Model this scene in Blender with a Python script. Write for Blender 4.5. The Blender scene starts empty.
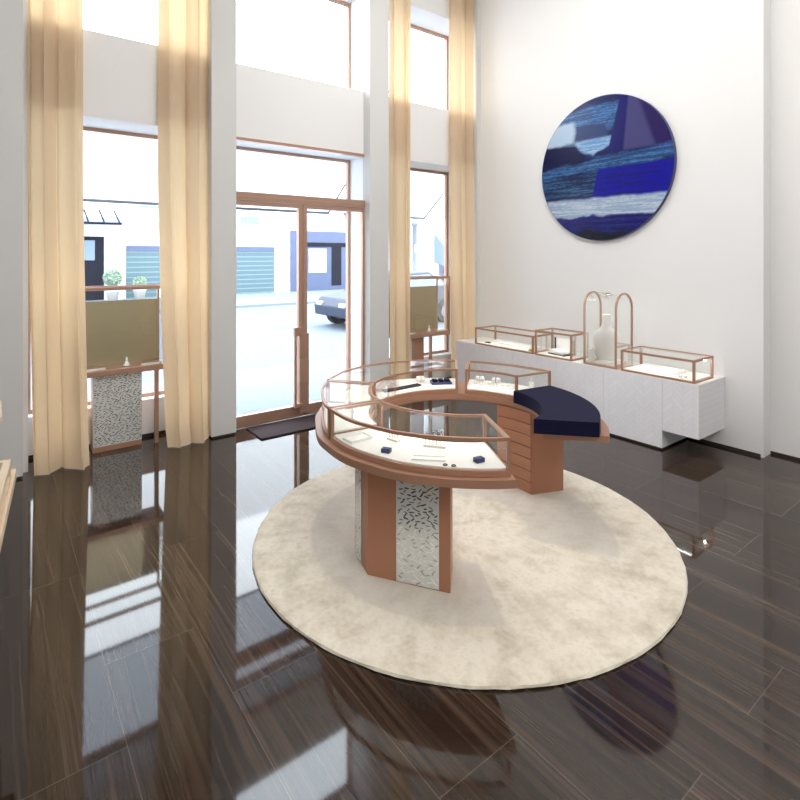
import bpy, bmesh, math, random
from mathutils import Vector, Matrix
random.seed(7)
S = bpy.context.scene
COL = S.collection
PI = math.pi
rad = math.radians

# ------------------------------------------------------------------ materials
class NT:
    def __init__(s, name):
        m = bpy.data.materials.new(name); m.use_nodes = True
        s.m = m; s.t = m.node_tree; s.t.nodes.clear()
        s.out = s.t.nodes.new('ShaderNodeOutputMaterial')
    def n(s, typ, **kw):
        nd = s.t.nodes.new(typ)
        for k, v in kw.items(): setattr(nd, k, v)
        return nd
    def put(s, sock, v):
        if v is None: return
        if hasattr(v, 'is_output') or isinstance(v, bpy.types.NodeSocket): s.t.links.new(v, sock)
        else:
            if isinstance(v, (tuple, list)) and len(v) == 3 and sock.type == 'RGBA': v = (*v, 1)
            sock.default_value = v
    def math(s, op, a, b=None, c=None, clamp=False):
        nd = s.n('ShaderNodeMath', operation=op, use_clamp=clamp)
        s.put(nd.inputs[0], a); s.put(nd.inputs[1], b); s.put(nd.inputs[2], c)
        return nd.outputs[0]
    def mix(s, f, a, b):
        nd = s.n('ShaderNodeMix', data_type='RGBA')
        s.put(nd.inputs[0], f); s.put(nd.inputs[6], a); s.put(nd.inputs[7], b)
        return nd.outputs[2]
    def coord(s):
        return s.n('ShaderNodeTexCoord').outputs['Object']
    def xyz(s, v):
        nd = s.n('ShaderNodeSeparateXYZ'); s.put(nd.inputs[0], v); return nd.outputs
    def vec(s, x, y, z):
        nd = s.n('ShaderNodeCombineXYZ')
        for i, q in enumerate((x, y, z)): s.put(nd.inputs[i], q)
        return nd.outputs[0]
    def noise(s, v, scale, detail=3, rough=.5):
        nd = s.n('ShaderNodeTexNoise'); s.put(nd.inputs['Vector'], v)
        nd.inputs['Scale'].default_value = scale; nd.inputs['Detail'].default_value = detail
        nd.inputs['Roughness'].default_value = rough
        return nd.outputs[0]
    def ramp(s, f, stops, interp='LINEAR'):
        nd = s.n('ShaderNodeValToRGB'); s.put(nd.inputs[0], f)
        cr = nd.color_ramp; cr.interpolation = interp
        while len(cr.elements) < len(stops): cr.elements.new(.5)
        for e, (p, c) in zip(cr.elements, stops):
            e.position = p; e.color = (*c, 1) if len(c) == 3 else c
        return nd.outputs[0]
    def smooth(s, x, lo, hi):
        nd = s.n('ShaderNodeMapRange', interpolation_type='SMOOTHSTEP')
        s.put(nd.inputs[0], x); s.put(nd.inputs[1], lo); s.put(nd.inputs[2], hi)
        nd.inputs[3].default_value = 0; nd.inputs[4].default_value = 1
        return nd.outputs[0]
    def bsdf(s, color, rough=.5, metal=0, ior=1.5, bump=None, bstr=.1, bdist=.01, coat=0, sheen=0, spec=.5, emit=None, estr=0):
        b = s.n('ShaderNodeBsdfPrincipled')
        s.put(b.inputs['Base Color'], color); s.put(b.inputs['Roughness'], rough)
        s.put(b.inputs['Metallic'], metal); b.inputs['IOR'].default_value = ior
        b.inputs['Coat Weight'].default_value = coat; b.inputs['Coat Roughness'].default_value = .05
        b.inputs['Sheen Weight'].default_value = sheen; b.inputs['Specular IOR Level'].default_value = spec
        if emit: s.put(b.inputs['Emission Color'], emit); b.inputs['Emission Strength'].default_value = estr
        if bump is not None:
            bn = s.n('ShaderNodeBump'); bn.inputs['Strength'].default_value = bstr; bn.inputs['Distance'].default_value = bdist
            s.put(bn.inputs['Height'], bump); s.t.links.new(bn.outputs[0], b.inputs['Normal'])
        return b.outputs[0]
    def fin(s, sh):
        s.t.links.new(sh, s.out.inputs[0]); return s.m

def srgb(r, g, b):
    f = lambda c: (c/255/12.92) if c/255 <= .04045 else ((c/255+.055)/1.055)**2.4
    return (f(r), f(g), f(b))

def simple(name, c, rough=.5, metal=0, var=.06, scale=6, bstr=0, bscale=80, **kw):
    t = NT(name); co = t.coord(); nz = t.noise(co, scale)
    lo = tuple(x*(1-var) for x in c); hi = tuple(min(1, x*(1+var)) for x in c)
    col = t.mix(nz, lo, hi)
    bp = t.noise(co, bscale, 2) if bstr else None
    return t.fin(t.bsdf(col, rough, metal, bump=bp, bstr=bstr, bdist=.003, **kw))

def glassmat(name, tint=(1, 1, 1), refl=1.0, ior=1.45):
    t = NT(name)
    tr = t.n('ShaderNodeBsdfTransparent'); tr.inputs[0].default_value = (*tint, 1)
    gl = t.n('ShaderNodeBsdfGlossy'); gl.inputs['Roughness'].default_value = .01
    gl.inputs[0].default_value = (1, 1, 1, 1)
    fr = t.n('ShaderNodeFresnel'); fr.inputs[0].default_value = ior
    mx = t.n('ShaderNodeMixShader')
    t.put(mx.inputs[0], t.math('MULTIPLY', fr.outputs[0], refl))
    t.t.links.new(tr.outputs[0], mx.inputs[1]); t.t.links.new(gl.outputs[0], mx.inputs[2])
    return t.fin(mx.outputs[0])

def cloth(name, dif, trans, f=.5, rough=.8):
    t = NT(name); co = t.coord(); x, y, z = t.xyz(co)
    nz = t.noise(t.vec(t.math('MULTIPLY', x, 90), t.math('MULTIPLY', y, 90), t.math('MULTIPLY', z, 6)), 1, 2)
    c = t.mix(nz, tuple(v*.92 for v in dif), dif)
    d = t.bsdf(c, rough, sheen=.3, spec=.2)
    tr = t.n('ShaderNodeBsdfTranslucent'); tr.inputs[0].default_value = (*trans, 1)
    mx = t.n('ShaderNodeMixShader'); mx.inputs[0].default_value = f
    t.t.links.new(d, mx.inputs[1]); t.t.links.new(tr.outputs[0], mx.inputs[2])
    return t.fin(mx.outputs[0])

def floor_mat():
    t = NT('striped_dark_marble'); co = t.coord(); x, y, z = t.xyz(co)
    br = t.n('ShaderNodeTexBrick'); br.offset = .37
    t.put(br.inputs['Vector'], t.vec(y, x, 0))
    br.inputs['Color1'].default_value = (0, 0, 0, 1); br.inputs['Color2'].default_value = (1, 1, 1, 1)
    br.inputs['Mortar'].default_value = (.5, .5, .5, 1)
    br.inputs['Scale'].default_value = 1; br.inputs['Mortar Size'].default_value = .0016
    br.inputs['Brick Width'].default_value = 1.25; br.inputs['Row Height'].default_value = .37
    rnd = t.math('MULTIPLY', t.xyz(br.outputs[0])[0], 31)
    warp = t.noise(t.vec(t.math('MULTIPLY', x, 1.6), t.math('MULTIPLY', y, .6), rnd), 1, 3)
    xs = t.math('ADD', x, t.math('MULTIPLY', warp, .10))
    st = t.noise(t.vec(t.math('ADD', t.math('MULTIPLY', xs, 60), rnd), t.math('MULTIPLY', y, .45), rnd), 1, 4, .6)
    st2 = t.noise(t.vec(t.math('ADD', t.math('MULTIPLY', xs, 11), rnd), t.math('MULTIPLY', y, .25), rnd), 1, 2)
    f = t.math('ADD', t.math('MULTIPLY', st, .65), t.math('MULTIPLY', st2, .35))
    col = t.ramp(f, [(.30, srgb(34, 26, 22)), (.46, srgb(48, 37, 31)), (.56, srgb(62, 49, 41)), (.65, srgb(88, 71, 59)), (.71, srgb(54, 42, 36))])
    tint = t.math('ADD', .8, t.math('MULTIPLY', t.xyz(br.outputs[0])[0], .35))
    hsv = t.n('ShaderNodeHueSaturation'); t.put(hsv.inputs['Color'], col); t.put(hsv.inputs['Value'], tint)
    col = t.mix(t.math('MULTIPLY', br.outputs[1], .6), hsv.outputs[0], srgb(110, 98, 88))
    return t.fin(t.bsdf(col, .045, ior=1.52, spec=.5))

def rug_mat():
    t = NT('cream_wool_pile'); co = t.coord(); x, y, z = t.xyz(co)
    a = t.noise(co, 5, 5, .65); b = t.noise(co, 19, 4, .7); c = t.noise(co, 260, 2)
    f = t.math('ADD', t.math('MULTIPLY', a, .62), t.math('MULTIPLY', b, .38))
    col = t.ramp(f, [(.3, srgb(182, 172, 152)), (.44, srgb(208, 199, 181)), (.57, srgb(226, 219, 204)), (.72, srgb(196, 180, 152))])
    # woven inlay echoing the table ring: a slightly greyer C-shaped band
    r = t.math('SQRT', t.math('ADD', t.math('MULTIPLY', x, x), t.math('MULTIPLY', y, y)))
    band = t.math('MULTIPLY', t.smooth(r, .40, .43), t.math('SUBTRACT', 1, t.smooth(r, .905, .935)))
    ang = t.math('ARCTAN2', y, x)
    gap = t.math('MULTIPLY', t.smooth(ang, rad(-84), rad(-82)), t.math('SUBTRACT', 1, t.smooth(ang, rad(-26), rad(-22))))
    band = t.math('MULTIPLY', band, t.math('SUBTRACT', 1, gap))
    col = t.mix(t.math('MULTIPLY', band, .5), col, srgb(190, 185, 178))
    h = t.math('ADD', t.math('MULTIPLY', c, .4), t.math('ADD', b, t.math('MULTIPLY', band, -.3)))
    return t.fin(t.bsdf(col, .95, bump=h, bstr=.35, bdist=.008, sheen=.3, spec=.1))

def herring_mat():
    t = NT('white_herringbone_panel'); co = t.coord(); x, y, z = t.xyz(co)
    def tri(v, p):
        return t.math('MULTIPLY', t.math('PINGPONG', v, p), 1.0)
    lines = t.math('FRACT', t.math('DIVIDE', t.math('ADD', z, tri(y, .085)), .05))
    edge = t.math('LESS_THAN', lines, .1)
    v2 = t.math('LESS_THAN', t.math('FRACT', t.math('DIVIDE', y, .085)), .03)
    e = t.math('MAXIMUM', edge, v2)
    chev = t.noise(t.vec(0, t.math('FLOOR', t.math('DIVIDE', y, .085)), t.math('FLOOR', t.math('DIVIDE', t.math('ADD', z, tri(y, .085)), .05))), 1.7, 0)
    col = t.mix(chev, srgb(226, 225, 229), srgb(236, 235, 239))
    col = t.mix(t.math('MULTIPLY', e, .3), col, srgb(196, 194, 200))
    return t.fin(t.bsdf(col, .35, bump=t.math('SUBTRACT', 1, e), bstr=.15, bdist=.002))

def wall_mat(name, c):
    t = NT(name); co = t.coord(); x, y, z = t.xyz(co)
    w = t.noise(t.vec(t.math('MULTIPLY', x, 30), t.math('MULTIPLY', y, 30), t.math('MULTIPLY', z, 180)), 1, 2)
    big = t.noise(co, .8, 2)
    col = t.mix(big, tuple(v*.97 for v in c), c)
    return t.fin(t.bsdf(col, .75, bump=w, bstr=.06, bdist=.003, spec=.25))

def art_mat():
    t = NT('blue_abstract_lacquer'); co = t.coord(); X, Yc, Z = t.xyz(co)
    u = t.math('MULTIPLY', Yc, -1/.77); v = t.math('MULTIPLY', Z, 1/.77)      # -1..1 across the disc
    wob = t.noise(t.vec(t.math('MULTIPLY', u, 2.5), t.math('MULTIPLY', v, 2.5), 0), 1, 4)
    w = t.math('MULTIPLY', t.math('SUBTRACT', wob, .5), .22)
    vv = t.math('ADD', v, w); uu = t.math('ADD', u, w)
    st = t.noise(t.vec(t.math('MULTIPLY', u, 1.6), t.math('MULTIPLY', v, 26), 3), 1, 4, .65)
    fine = t.noise(t.vec(t.math('MULTIPLY', u, 14), t.math('MULTIPLY', v, 60), 9), 1, 3, .7)
    sk = t.smooth(t.math('ADD', t.math('MULTIPLY', st, .6), t.math('MULTIPLY', fine, .4)), .44, .62)
    navy, ultra, black = srgb(12, 22, 72), srgb(12, 14, 150), srgb(10, 10, 26)
    cyan, pale, grey = srgb(70, 128, 190), srgb(168, 190, 214), srgb(190, 200, 212)
    def rng(x, lo, hi, s=.03):
        return t.math('MULTIPLY', t.smooth(x, lo-s, lo+s), t.math('SUBTRACT', 1, t.smooth(x, hi-s, hi+s)))
    def AND(a, b): return t.math('MULTIPLY', a, b)
    left = t.math('SUBTRACT', 1, t.smooth(t.math('ADD', u, t.math('MULTIPLY', v, -.25)), .03, .06))
    col = t.mix(sk, navy, srgb(20, 34, 96))
    # sky side, left of the wedge
    col = t.mix(AND(left, AND(rng(vv, .52, .86), t.math('ADD', .25, t.math('MULTIPLY', sk, .75)))), col, cyan)
    col = t.mix(AND(AND(left, rng(vv, .38, .70)), t.math('SUBTRACT', 1, t.smooth(uu, -.5, -.38))), col, pale)
    col = t.mix(AND(AND(left, rng(uu, -.42, .1)), rng(vv, .36, .62)), col, srgb(36, 54, 104))
    tri = t.smooth(t.math('SUBTRACT', vv, t.math('ADD', .18, t.math('MULTIPLY', t.math('ABSOLUTE', t.math('SUBTRACT', u, -.12)), .5))), -.02, .03)
    col = t.mix(AND(AND(left, tri), rng(v, .1, .42)), col, t.mix(sk, srgb(90, 140, 190), pale))
    mount = AND(rng(vv, .05, .40), t.math('SUBTRACT', 1, t.smooth(t.math('ADD', uu, t.math('MULTIPLY', v, .9)), -.08, -.02)))
    col = t.mix(mount, col, srgb(10, 16, 62))
    # right of the wedge
    right = t.math('SUBTRACT', 1, left)
    col = t.mix(AND(right, rng(v, .2, 1.2)), col, srgb(16, 16, 96))
    col = t.mix(AND(rng(t.math('ADD', u, t.math('MULTIPLY', v, -.1)), .3, .75, .02), rng(v, .2, 1.2)), col, srgb(62, 62, 112))
    col = t.mix(AND(t.smooth(t.math('ADD', u, t.math('MULTIPLY', v, .35)), .78, .86), rng(v, .1, 1)), col, srgb(36, 22, 84))
    # rising streak band
    col = t.mix(AND(rng(t.math('ADD', vv, t.math('MULTIPLY', u, -.05)), -.03, .14), t.math('ADD', .2, t.math('MULTIPLY', sk, .75))), col, srgb(64, 120, 176))
    col = t.mix(AND(rng(vv, -.36, -.03), left), col, t.mix(sk, srgb(14, 26, 70), srgb(48, 96, 140)))
    col = t.mix(AND(rng(v, -.42, -.0, .02), t.smooth(t.math('ADD', u, t.math('MULTIPLY', v, -.25)), -.06, -.03)), col, t.mix(sk, ultra, srgb(16, 18, 96)))
    # pale band
    col = t.mix(rng(t.math('ADD', v, t.math('MULTIPLY', w, .4)), -.66, -.40, .025), col, t.mix(sk, srgb(138, 160, 188), grey))
    col = t.mix(rng(vv, -1.2, -.66, .02), col, t.mix(sk, srgb(14, 14, 84), srgb(28, 40, 132)))
    col = t.mix(t.math('SUBTRACT', 1, t.smooth(vv, -.92, -.8)), col, black)
    return t.fin(t.bsdf(col, .22, spec=.25, bump=sk, bstr=.05))

M = dict(
    floor=floor_mat(), rug=rug_mat(), herring=herring_mat(), art=art_mat(),
    wall=wall_mat('white_wall_covering', srgb(232, 232, 232)),
    pillar=wall_mat('pale_pillar_paint', srgb(212, 212, 211)),
    ceil=simple('white_ceiling', (.85, .85, .84), .8),
    reveal=simple('white_reveal_paint', (.86, .87, .9), .6),
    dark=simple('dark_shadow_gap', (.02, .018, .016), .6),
    copper=simple('satin_copper_leather', srgb(168, 127, 104), .42, .15, var=.05),
    copperd=simple('bronze_copper_metal', srgb(178, 142, 122), .32, .4, var=.08, scale=10),
    pinkgold=simple('rose_gold_frame', srgb(190, 156, 132), .3, .5, var=.05, scale=10),
    terracotta=simple('copper_panel', srgb(174, 122, 94), .45, .1, var=.04),
    deck=simple('white_suede_deck', (.86, .84, .8), .8),
    white=simple('white_leather', (.88, .87, .85), .5),
    cream=simple('cream_lacquer', srgb(226, 208, 182), .35),
    creamw=simple('pale_oak', srgb(214, 190, 160), .4, var=.12, scale=20),
    navy=simple('navy_velvet', srgb(22, 22, 50), .95, sheen=.04, spec=.1, var=.1, scale=30),
    navyb=simple('navy_leatherette', srgb(46, 56, 104), .4),
    black=simple('black_leather', (.02, .02, .022), .45),
    gold=simple('polished_gold', srgb(214, 170, 96), .2, .9),
    silver=simple('polished_silver', (.8, .8, .82), .15, .95),
    pearl=simple('pearl', (.85, .82, .76), .2),
    mat=simple('brown_coir_mat', srgb(52, 38, 40), .95, bstr=.6, bscale=300),
    olive=simple('bronze_mirror_back', srgb(168, 156, 126), .12, .3, var=.05),
    chip1=simple('pale_silver_leaf', (.74, .77, .76), .25, .3, var=.1, scale=40),
    chip2=simple('dark_mirror_chip', (.16, .175, .175), .15, .6, var=.3, scale=50),
    chip3=simple('grey_pewter_chip', (.55, .58, .57), .2, .7, var=.2, scale=50),
    chip4=simple('pale_mirror_chip', (.88, .89, .86), .25, .2, var=.05, scale=50),
    curtain=cloth('gold_silk', srgb(222, 203, 178), srgb(236, 203, 156), .38),
    awning=cloth('white_awning_canvas', (.85, .86, .88), (.85, .88, .95), .5),
    glass=glassmat('window_glass', (.99, 1, 1), .8), cglass=glassmat('case_glass', (.99, 1.0, .99), .55, 1.4),
    asphalt=simple('grey_asphalt', (.115, .14, .18), .85, var=.12, scale=.7),
    pave=simple('pale_paving', (.14, .165, .205), .8, var=.08, scale=1.5),
    stucco=simple('white_stucco', (.72, .73, .74), .8, var=.03),
    stuccog=simple('grey_moulding', (.42, .45, .5), .8),
    bluefront=simple('slate_blue_front', (.045, .065, .13), .5, var=.15, scale=2),
    darkfront=simple('dark_entrance', (.008, .009, .016), .7, spec=.1),
    bluewin=simple('pale_blue_pane', (.12, .17, .26), .35),
    leafy=simple('pale_leaf', (.22, .30, .22), .8, var=.5, scale=40),
    terr=simple('stone_planter', (.35, .34, .33), .8),
    carblue=simple('dark_blue_car_paint', (.012, .02, .045), .45),
    tyre=simple('tyre_rubber', (.01, .01, .011), .8),
    pole=simple('grey_street_metal', (.16, .18, .22), .5, .3),
    pink=simple('pink_plastic', (.6, .16, .26), .4),
)
def teal_shutter():
    t = NT('teal_roller_shutter'); co = t.coord(); x, y, z = t.xyz(co)
    f = t.math('FRACT', t.math('DIVIDE', z, .2))
    c = t.mix(t.math('LESS_THAN', f, .2), (.055, .10, .12), (.12, .18, .195))
    return t.fin(t.bsdf(c, .6, bump=f, bstr=.3))
M['teal'] = teal_shutter()
def emis(name, c, st):
    t = NT(name); e = t.n('ShaderNodeEmission'); e.inputs[0].default_value = (*c, 1); e.inputs[1].default_value = st
    return t.fin(e.outputs[0])
M['led'] = emis('warm_led', (1, .95, .9), 60)
M['spot'] = emis('cool_led_spot', (1, .97, .95), 110)

# ------------------------------------------------------------------ mesh helpers
class MB:
    def __init__(s): s.v = []; s.f = []; s.mi = []; s.mats = []
    def mid(s, m):
        if m not in s.mats: s.mats.append(m)
        return s.mats.index(m)
    def add(s, vs, fs, m):
        o = len(s.v); s.v += [tuple(p) for p in vs]; k = s.mid(m)
        for f in fs: s.f.append(tuple(i+o for i in f)); s.mi.append(k)
    def box(s, x0, x1, y0, y1, z0, z1, m):
        vs = [(x, y, z) for z in (z0, z1) for x, y in ((x0, y0), (x1, y0), (x1, y1), (x0, y1))]
        s.add(vs, [(3, 2, 1, 0), (4, 5, 6, 7), (0, 1, 5, 4), (1, 2, 6, 5), (2, 3, 7, 6), (3, 0, 4, 7)], m)
    def prism(s, poly, z0, z1, m, top=True, bot=True):
        n = len(poly); vs = [(*p, z0) for p in poly]+[(*p, z1) for p in poly]
        fs = [(i, (i+1) % n, n+(i+1) % n, n+i) for i in range(n)]
        if bot: fs.append(tuple(range(n-1, -1, -1)))
        if top: fs.append(tuple(range(n, 2*n)))
        s.add(vs, fs, m)
    def sector(s, ai, ao, ri, ro, z0, z1, m, n=28):
        """annular sector; ai/ao=(start,end) degrees at inner/outer edge, ri/ro radius functions"""
        vi = []; vo = []
        for k in range(n+1):
            t = k/n
            a = ai[0]+(ai[1]-ai[0])*t; b = ao[0]+(ao[1]-ao[0])*t
            p, q = ri(a), ro(b)
            vi.append((p*math.cos(rad(a)), p*math.sin(rad(a)))); vo.append((q*math.cos(rad(b)), q*math.sin(rad(b))))
        N = n+1
        vs = [(*p, z0) for p in vi]+[(*p, z0) for p in vo]+[(*p, z1) for p in vi]+[(*p, z1) for p in vo]
        fs = []
        for k in range(n):
            fs += [(k, k+1, N+k+1, N+k), (2*N+k, 3*N+k, 3*N+k+1, 2*N+k+1), (k, 2*N+k, 2*N+k+1, k+1), (N+k, N+k+1, 3*N+k+1, 3*N+k)]
        fs += [(0, N, 3*N, 2*N), (n, 2*N+n, 3*N+n, N+n)]
        s.add(vs, fs, m)
    def tube(s, pts, r, m, n=8, closed=False, caps=True):
        pts = [Vector(p) for p in pts]; L = len(pts); rings = []
        up = Vector((0, 0, 1)); prev = None
        for i, p in enumerate(pts):
            a = pts[(i-1) % L] if (closed or i) else p; b = pts[(i+1) % L] if (closed or i < L-1) else p
            d = (b-a).normalized()
            x = prev if prev is not None else (up.cross(d) if abs(d.z) < .95 else Vector((1, 0, 0)).cross(d))
            x = (x-d*x.dot(d)).normalized(); prev = x; y = d.cross(x)
            rr = r[i] if isinstance(r, (list, tuple)) else r
            rings.append([p+(x*math.cos(2*PI*k/n)+y*math.sin(2*PI*k/n))*rr for k in range(n)])
        vs = [v for R in rings for v in R]; fs = []
        for i in range(L if closed else L-1):
            j = (i+1) % L
            for k in range(n): fs.append((i*n+k, i*n+(k+1) % n, j*n+(k+1) % n, j*n+k))
        if caps and not closed: fs += [tuple(range(n-1, -1, -1)), tuple((L-1)*n+k for k in range(n))]
        s.add(vs, fs, m)
    def lathe(s, prof, m, c=(0, 0, 0), n=24, sx=1, sy=1):
        vs = []; fs = []
        for r, z in prof:
            vs += [(c[0]+sx*r*math.cos(2*PI*k/n), c[1]+sy*r*math.sin(2*PI*k/n), c[2]+z) for k in range(n)]
        for i in range(len(prof)-1):
            for k in range(n): fs.append((i*n+k, i*n+(k+1) % n, (i+1)*n+(k+1) % n, (i+1)*n+k))
        fs += [tuple(range(n-1, -1, -1)), tuple((len(prof)-1)*n+k for k in range(n))]
        s.add(vs, fs, m)
    def build(s, name, parent=None, smooth=False, bevel=0, loc=None, rotz=0):
        me = bpy.data.meshes.new(name); me.from_pydata(s.v, [], s.f)
        for m in s.mats: me.materials.append(m)
        for p, k in zip(me.polygons, s.mi): p.material_index = k; p.use_smooth = smooth
        me.validate(); me.update()
        bm = bmesh.new(); bm.from_mesh(me); bmesh.ops.recalc_face_normals(bm, faces=bm.faces); bm.to_mesh(me); bm.free()
        o = bpy.data.objects.new(name, me); COL.objects.link(o)
        if parent: o.parent = parent
        if loc: o.location = loc
        o.rotation_euler.z = rotz
        if bevel:
            b = o.modifiers.new('bevel', 'BEVEL'); b.width = bevel; b.segments = 2; b.limit_method = 'ANGLE'
        return o

def box_obj(name, x0, x1, y0, y1, z0, z1, m, parent=None, bevel=0):
    b = MB(); b.box(x0, x1, y0, y1, z0, z1, m); return b.build(name, parent, bevel=bevel)
def tag(o, label=None, cat=None, group=None, kind=None):
    if label: o['label'] = label
    if cat: o['category'] = cat
    if group: o['group'] = group
    if kind: o['kind'] = kind
    return o
def struct(o, label=None):
    o['kind'] = 'structure'
    if label: o['label'] = label
    return o
def thing(name, label, cat, loc=(0, 0, 0), rotz=0, group=None):
    o = bpy.data.objects.new(name, None); COL.objects.link(o); o.empty_display_size = .1
    o.location = loc; o.rotation_euler.z = rotz
    return tag(o, label, cat, group)
def copy_tree(o, parent=None):
    c = o.copy(); COL.objects.link(c); c.parent = parent
    for ch in list(o.children): copy_tree(ch, c)
    return c

# ------------------------------------------------------------------ camera
cd = bpy.data.cameras.new('camera'); cam = bpy.data.objects.new('camera', cd); COL.objects.link(cam)
YAW = -math.asin(.607)
cam.location = (0, 0, 1.7); cam.rotation_euler = (PI/2, 0, YAW)
cd.sensor_width = 36; cd.lens = 533/800*36; cd.shift_y = -145/800; cd.clip_start = .05; cd.clip_end = 200
S.camera = cam

# ------------------------------------------------------------------ room shell
YW, YO, YP = 5.09, 5.56, 4.96          # inner wall plane, outer wall plane, pillar face
XR, XR2, YSTEP = 5.13, 5.29, 1.70
XL, YB, H = -1.7, -3.0, 5.2
struct(box_obj('floor', XL-.2, XR2+.2, YB-.2, YO, -.2, 0, M['floor']))
struct(box_obj('ceiling', XL-.2, XR2+.2, YB-.2, YO, H, H+.2, M['ceil']))
struct(box_obj('wall_left', XL-.2, XL, YB, YO, 0, H, M['wall']))
struct(box_obj('wall_back', XL, XR2, YB-.2, YB, 0, H, M['wall']))
b = MB(); b.box(XR, XR2+.2, YSTEP, YO, 0, H, M['wall']); b.box(XR2, XR2+.2, YB, YSTEP, 0, H, M['wall'])
struct(b.build('wall_right'))
BAYS = [(.22, 1.56), (1.73, 3.45), (3.66, 5.05)]
CURB = .35
b = MB()
edges = [XL]+[e for bb in BAYS for e in bb]+[XR]
for i in range(0, len(edges), 2): b.box(edges[i], edges[i+1], YW, YO, 0, H, M['wall'])
for i, (x0, x1) in enumerate(BAYS):
    b.box(x0, x1, YW, YO, 2.85, 3.57, M['wall'])
    b.box(x0, x1, YW, YO, 4.75, H, M['wall'])
    if i != 1: b.box(x0, x1, YO-.16, YO, 0, CURB, M['reveal'])
struct(b.build('wall_front'))
for i, (x0, x1) in enumerate([(-1.2, .181), (1.602, 1.835), (3.363, 3.628), (5.06, XR)]):
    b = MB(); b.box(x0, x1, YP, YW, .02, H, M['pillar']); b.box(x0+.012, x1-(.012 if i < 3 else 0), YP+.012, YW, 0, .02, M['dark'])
    struct(b.build('trim_%d' % (i+1)))
b = MB(); b.box(XR-.004, XR, YSTEP+.02, YP, 0, .025, M['dark']); b.box(XR2-.004, XR2, YB, YSTEP, 0, .025, M['dark']); struct(b.build('shadow_gap_right'))  # dark strips painted for the shade in the gap under the walls
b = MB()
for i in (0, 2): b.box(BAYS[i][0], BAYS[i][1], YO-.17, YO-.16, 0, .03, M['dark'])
struct(b.build('shadow_gap_front'))  # same painted shade strip at the foot of the window curbs

def ring_frame(b, x0, x1, z0, z1, y0, y1, w, m, bottom=True):
    b.box(x0, x0+w, y0, y1, z0, z1, m); b.box(x1-w, x1, y0, y1, z0, z1, m)
    b.box(x0+w, x1-w, y0, y1, z1-w, z1, m)
    if bottom: b.box(x0+w, x1-w, y0, y1, z0, z0+w, m)
wn = 0
def window(x0, x1, z0, z1):
    global wn; wn += 1
    r = bpy.data.objects.new('window_%d' % wn, None); COL.objects.link(r); r.location = ((x0+x1)/2, YO, z0); struct(r)
    w = (x1-x0)/2; h = z1-z0
    b = MB(); ring_frame(b, -w, w, 0, h, -.06, -.01, .035, M['copperd']); b.build('window_frame', r)
    b = MB(); b.add([(-w+.03, -.035, .03), (w-.03, -.035, .03), (w-.03, -.035, h-.03), (-w+.03, -.035, h-.03)], [(0, 1, 2, 3)], M['glass']); b.build('window_pane', r)
window(*BAYS[0], CURB, 2.85); window(*BAYS[2], CURB, 2.85)
for bb in BAYS: window(*bb, 3.57, 4.75)

# entrance door ------------------------------------------------------
dx0, dx1 = BAYS[1]
D = bpy.data.objects.new('door_1', None); COL.objects.link(D); D.location = (0, YW, 0); struct(D, 'tall double glass entrance door in a copper frame with a glazed fanlight above')
b = MB(); b.box(dx0, dx0+.06, -.03, .05, 0, 2.85, M['copperd']); b.box(dx1-.06, dx1, -.03, .05, 0, 2.85, M['copperd'])
b.box(dx0+.06, dx1-.06, -.02, .04, 2.82, 2.85, M['copperd']); b.box(dx0+.06, dx1-.06, -.03, .05, 2.235, 2.32, M['copperd'])
b.box(dx0+.06, dx1-.06, -.034, -.03, 2.274, 2.282, M['pinkgold'])
b.build('door_frame', D)
b = MB(); b.add([(dx0+.06, .01, 2.32), (dx1-.06, .01, 2.32), (dx1-.06, .01, 2.82), (dx0+.06, .01, 2.82)], [(0, 1, 2, 3)], M['glass']); b.build('fanlight_pane', D)
mid = (dx0+dx1)/2
for k, (a, c) in enumerate(((dx0+.065, mid-.004), (mid+.004, dx1-.065))):
    b = MB()
    b.box(a, a+.045, -.02, .03, .01, 2.23, M['copperd']); b.box(c-.045, c, -.02, .03, .01, 2.23, M['copperd'])
    b.box(a+.045, c-.045, -.02, .03, 2.19, 2.23, M['copperd']); b.box(a+.045, c-.045, -.02, .03, .01, .125, M['copperd'])
    lf = b.build('door_leaf', D)
    b = MB(); b.add([(a+.045, .005, .125), (c-.045, .005, .125), (c-.045, .005, 2.19), (a+.045, .005, 2.19)], [(0, 1, 2, 3)], M['glass']); b.build('door_pane', lf)
    s0 = c-.045 if k == 0 else a
    b = MB(); b.box(s0-.006, s0+.051, -.05, -.02, .05, .88, M['copperd']); b.box(s0-.007, s0+.052, -.052, -.018, .36, .62, M['pinkgold'])
    b.build('push_plate', lf, bevel=.004)
    hx = s0-.065 if k == 0 else s0+.11
    b = MB(); b.box(hx-.012, hx+.012, -.085, -.06, .12, .95, M['copperd'])
    xa, xb = sorted((hx, s0+.02))
    b.box(xa, xb, -.075, -.02, .86, .95, M['copperd']); b.box(xa, xb, -.075, -.02, .12, .16, M['copperd'])
    if k == 0: b.build('pull_handle', lf, bevel=.003)
# outer frame of the entrance reveal
b = MB(); ring_frame(b, dx0, dx1, 0, 2.85, YO-.05, YO, .035, M['copperd'], False); struct(b.build('trim_5'))

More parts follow.
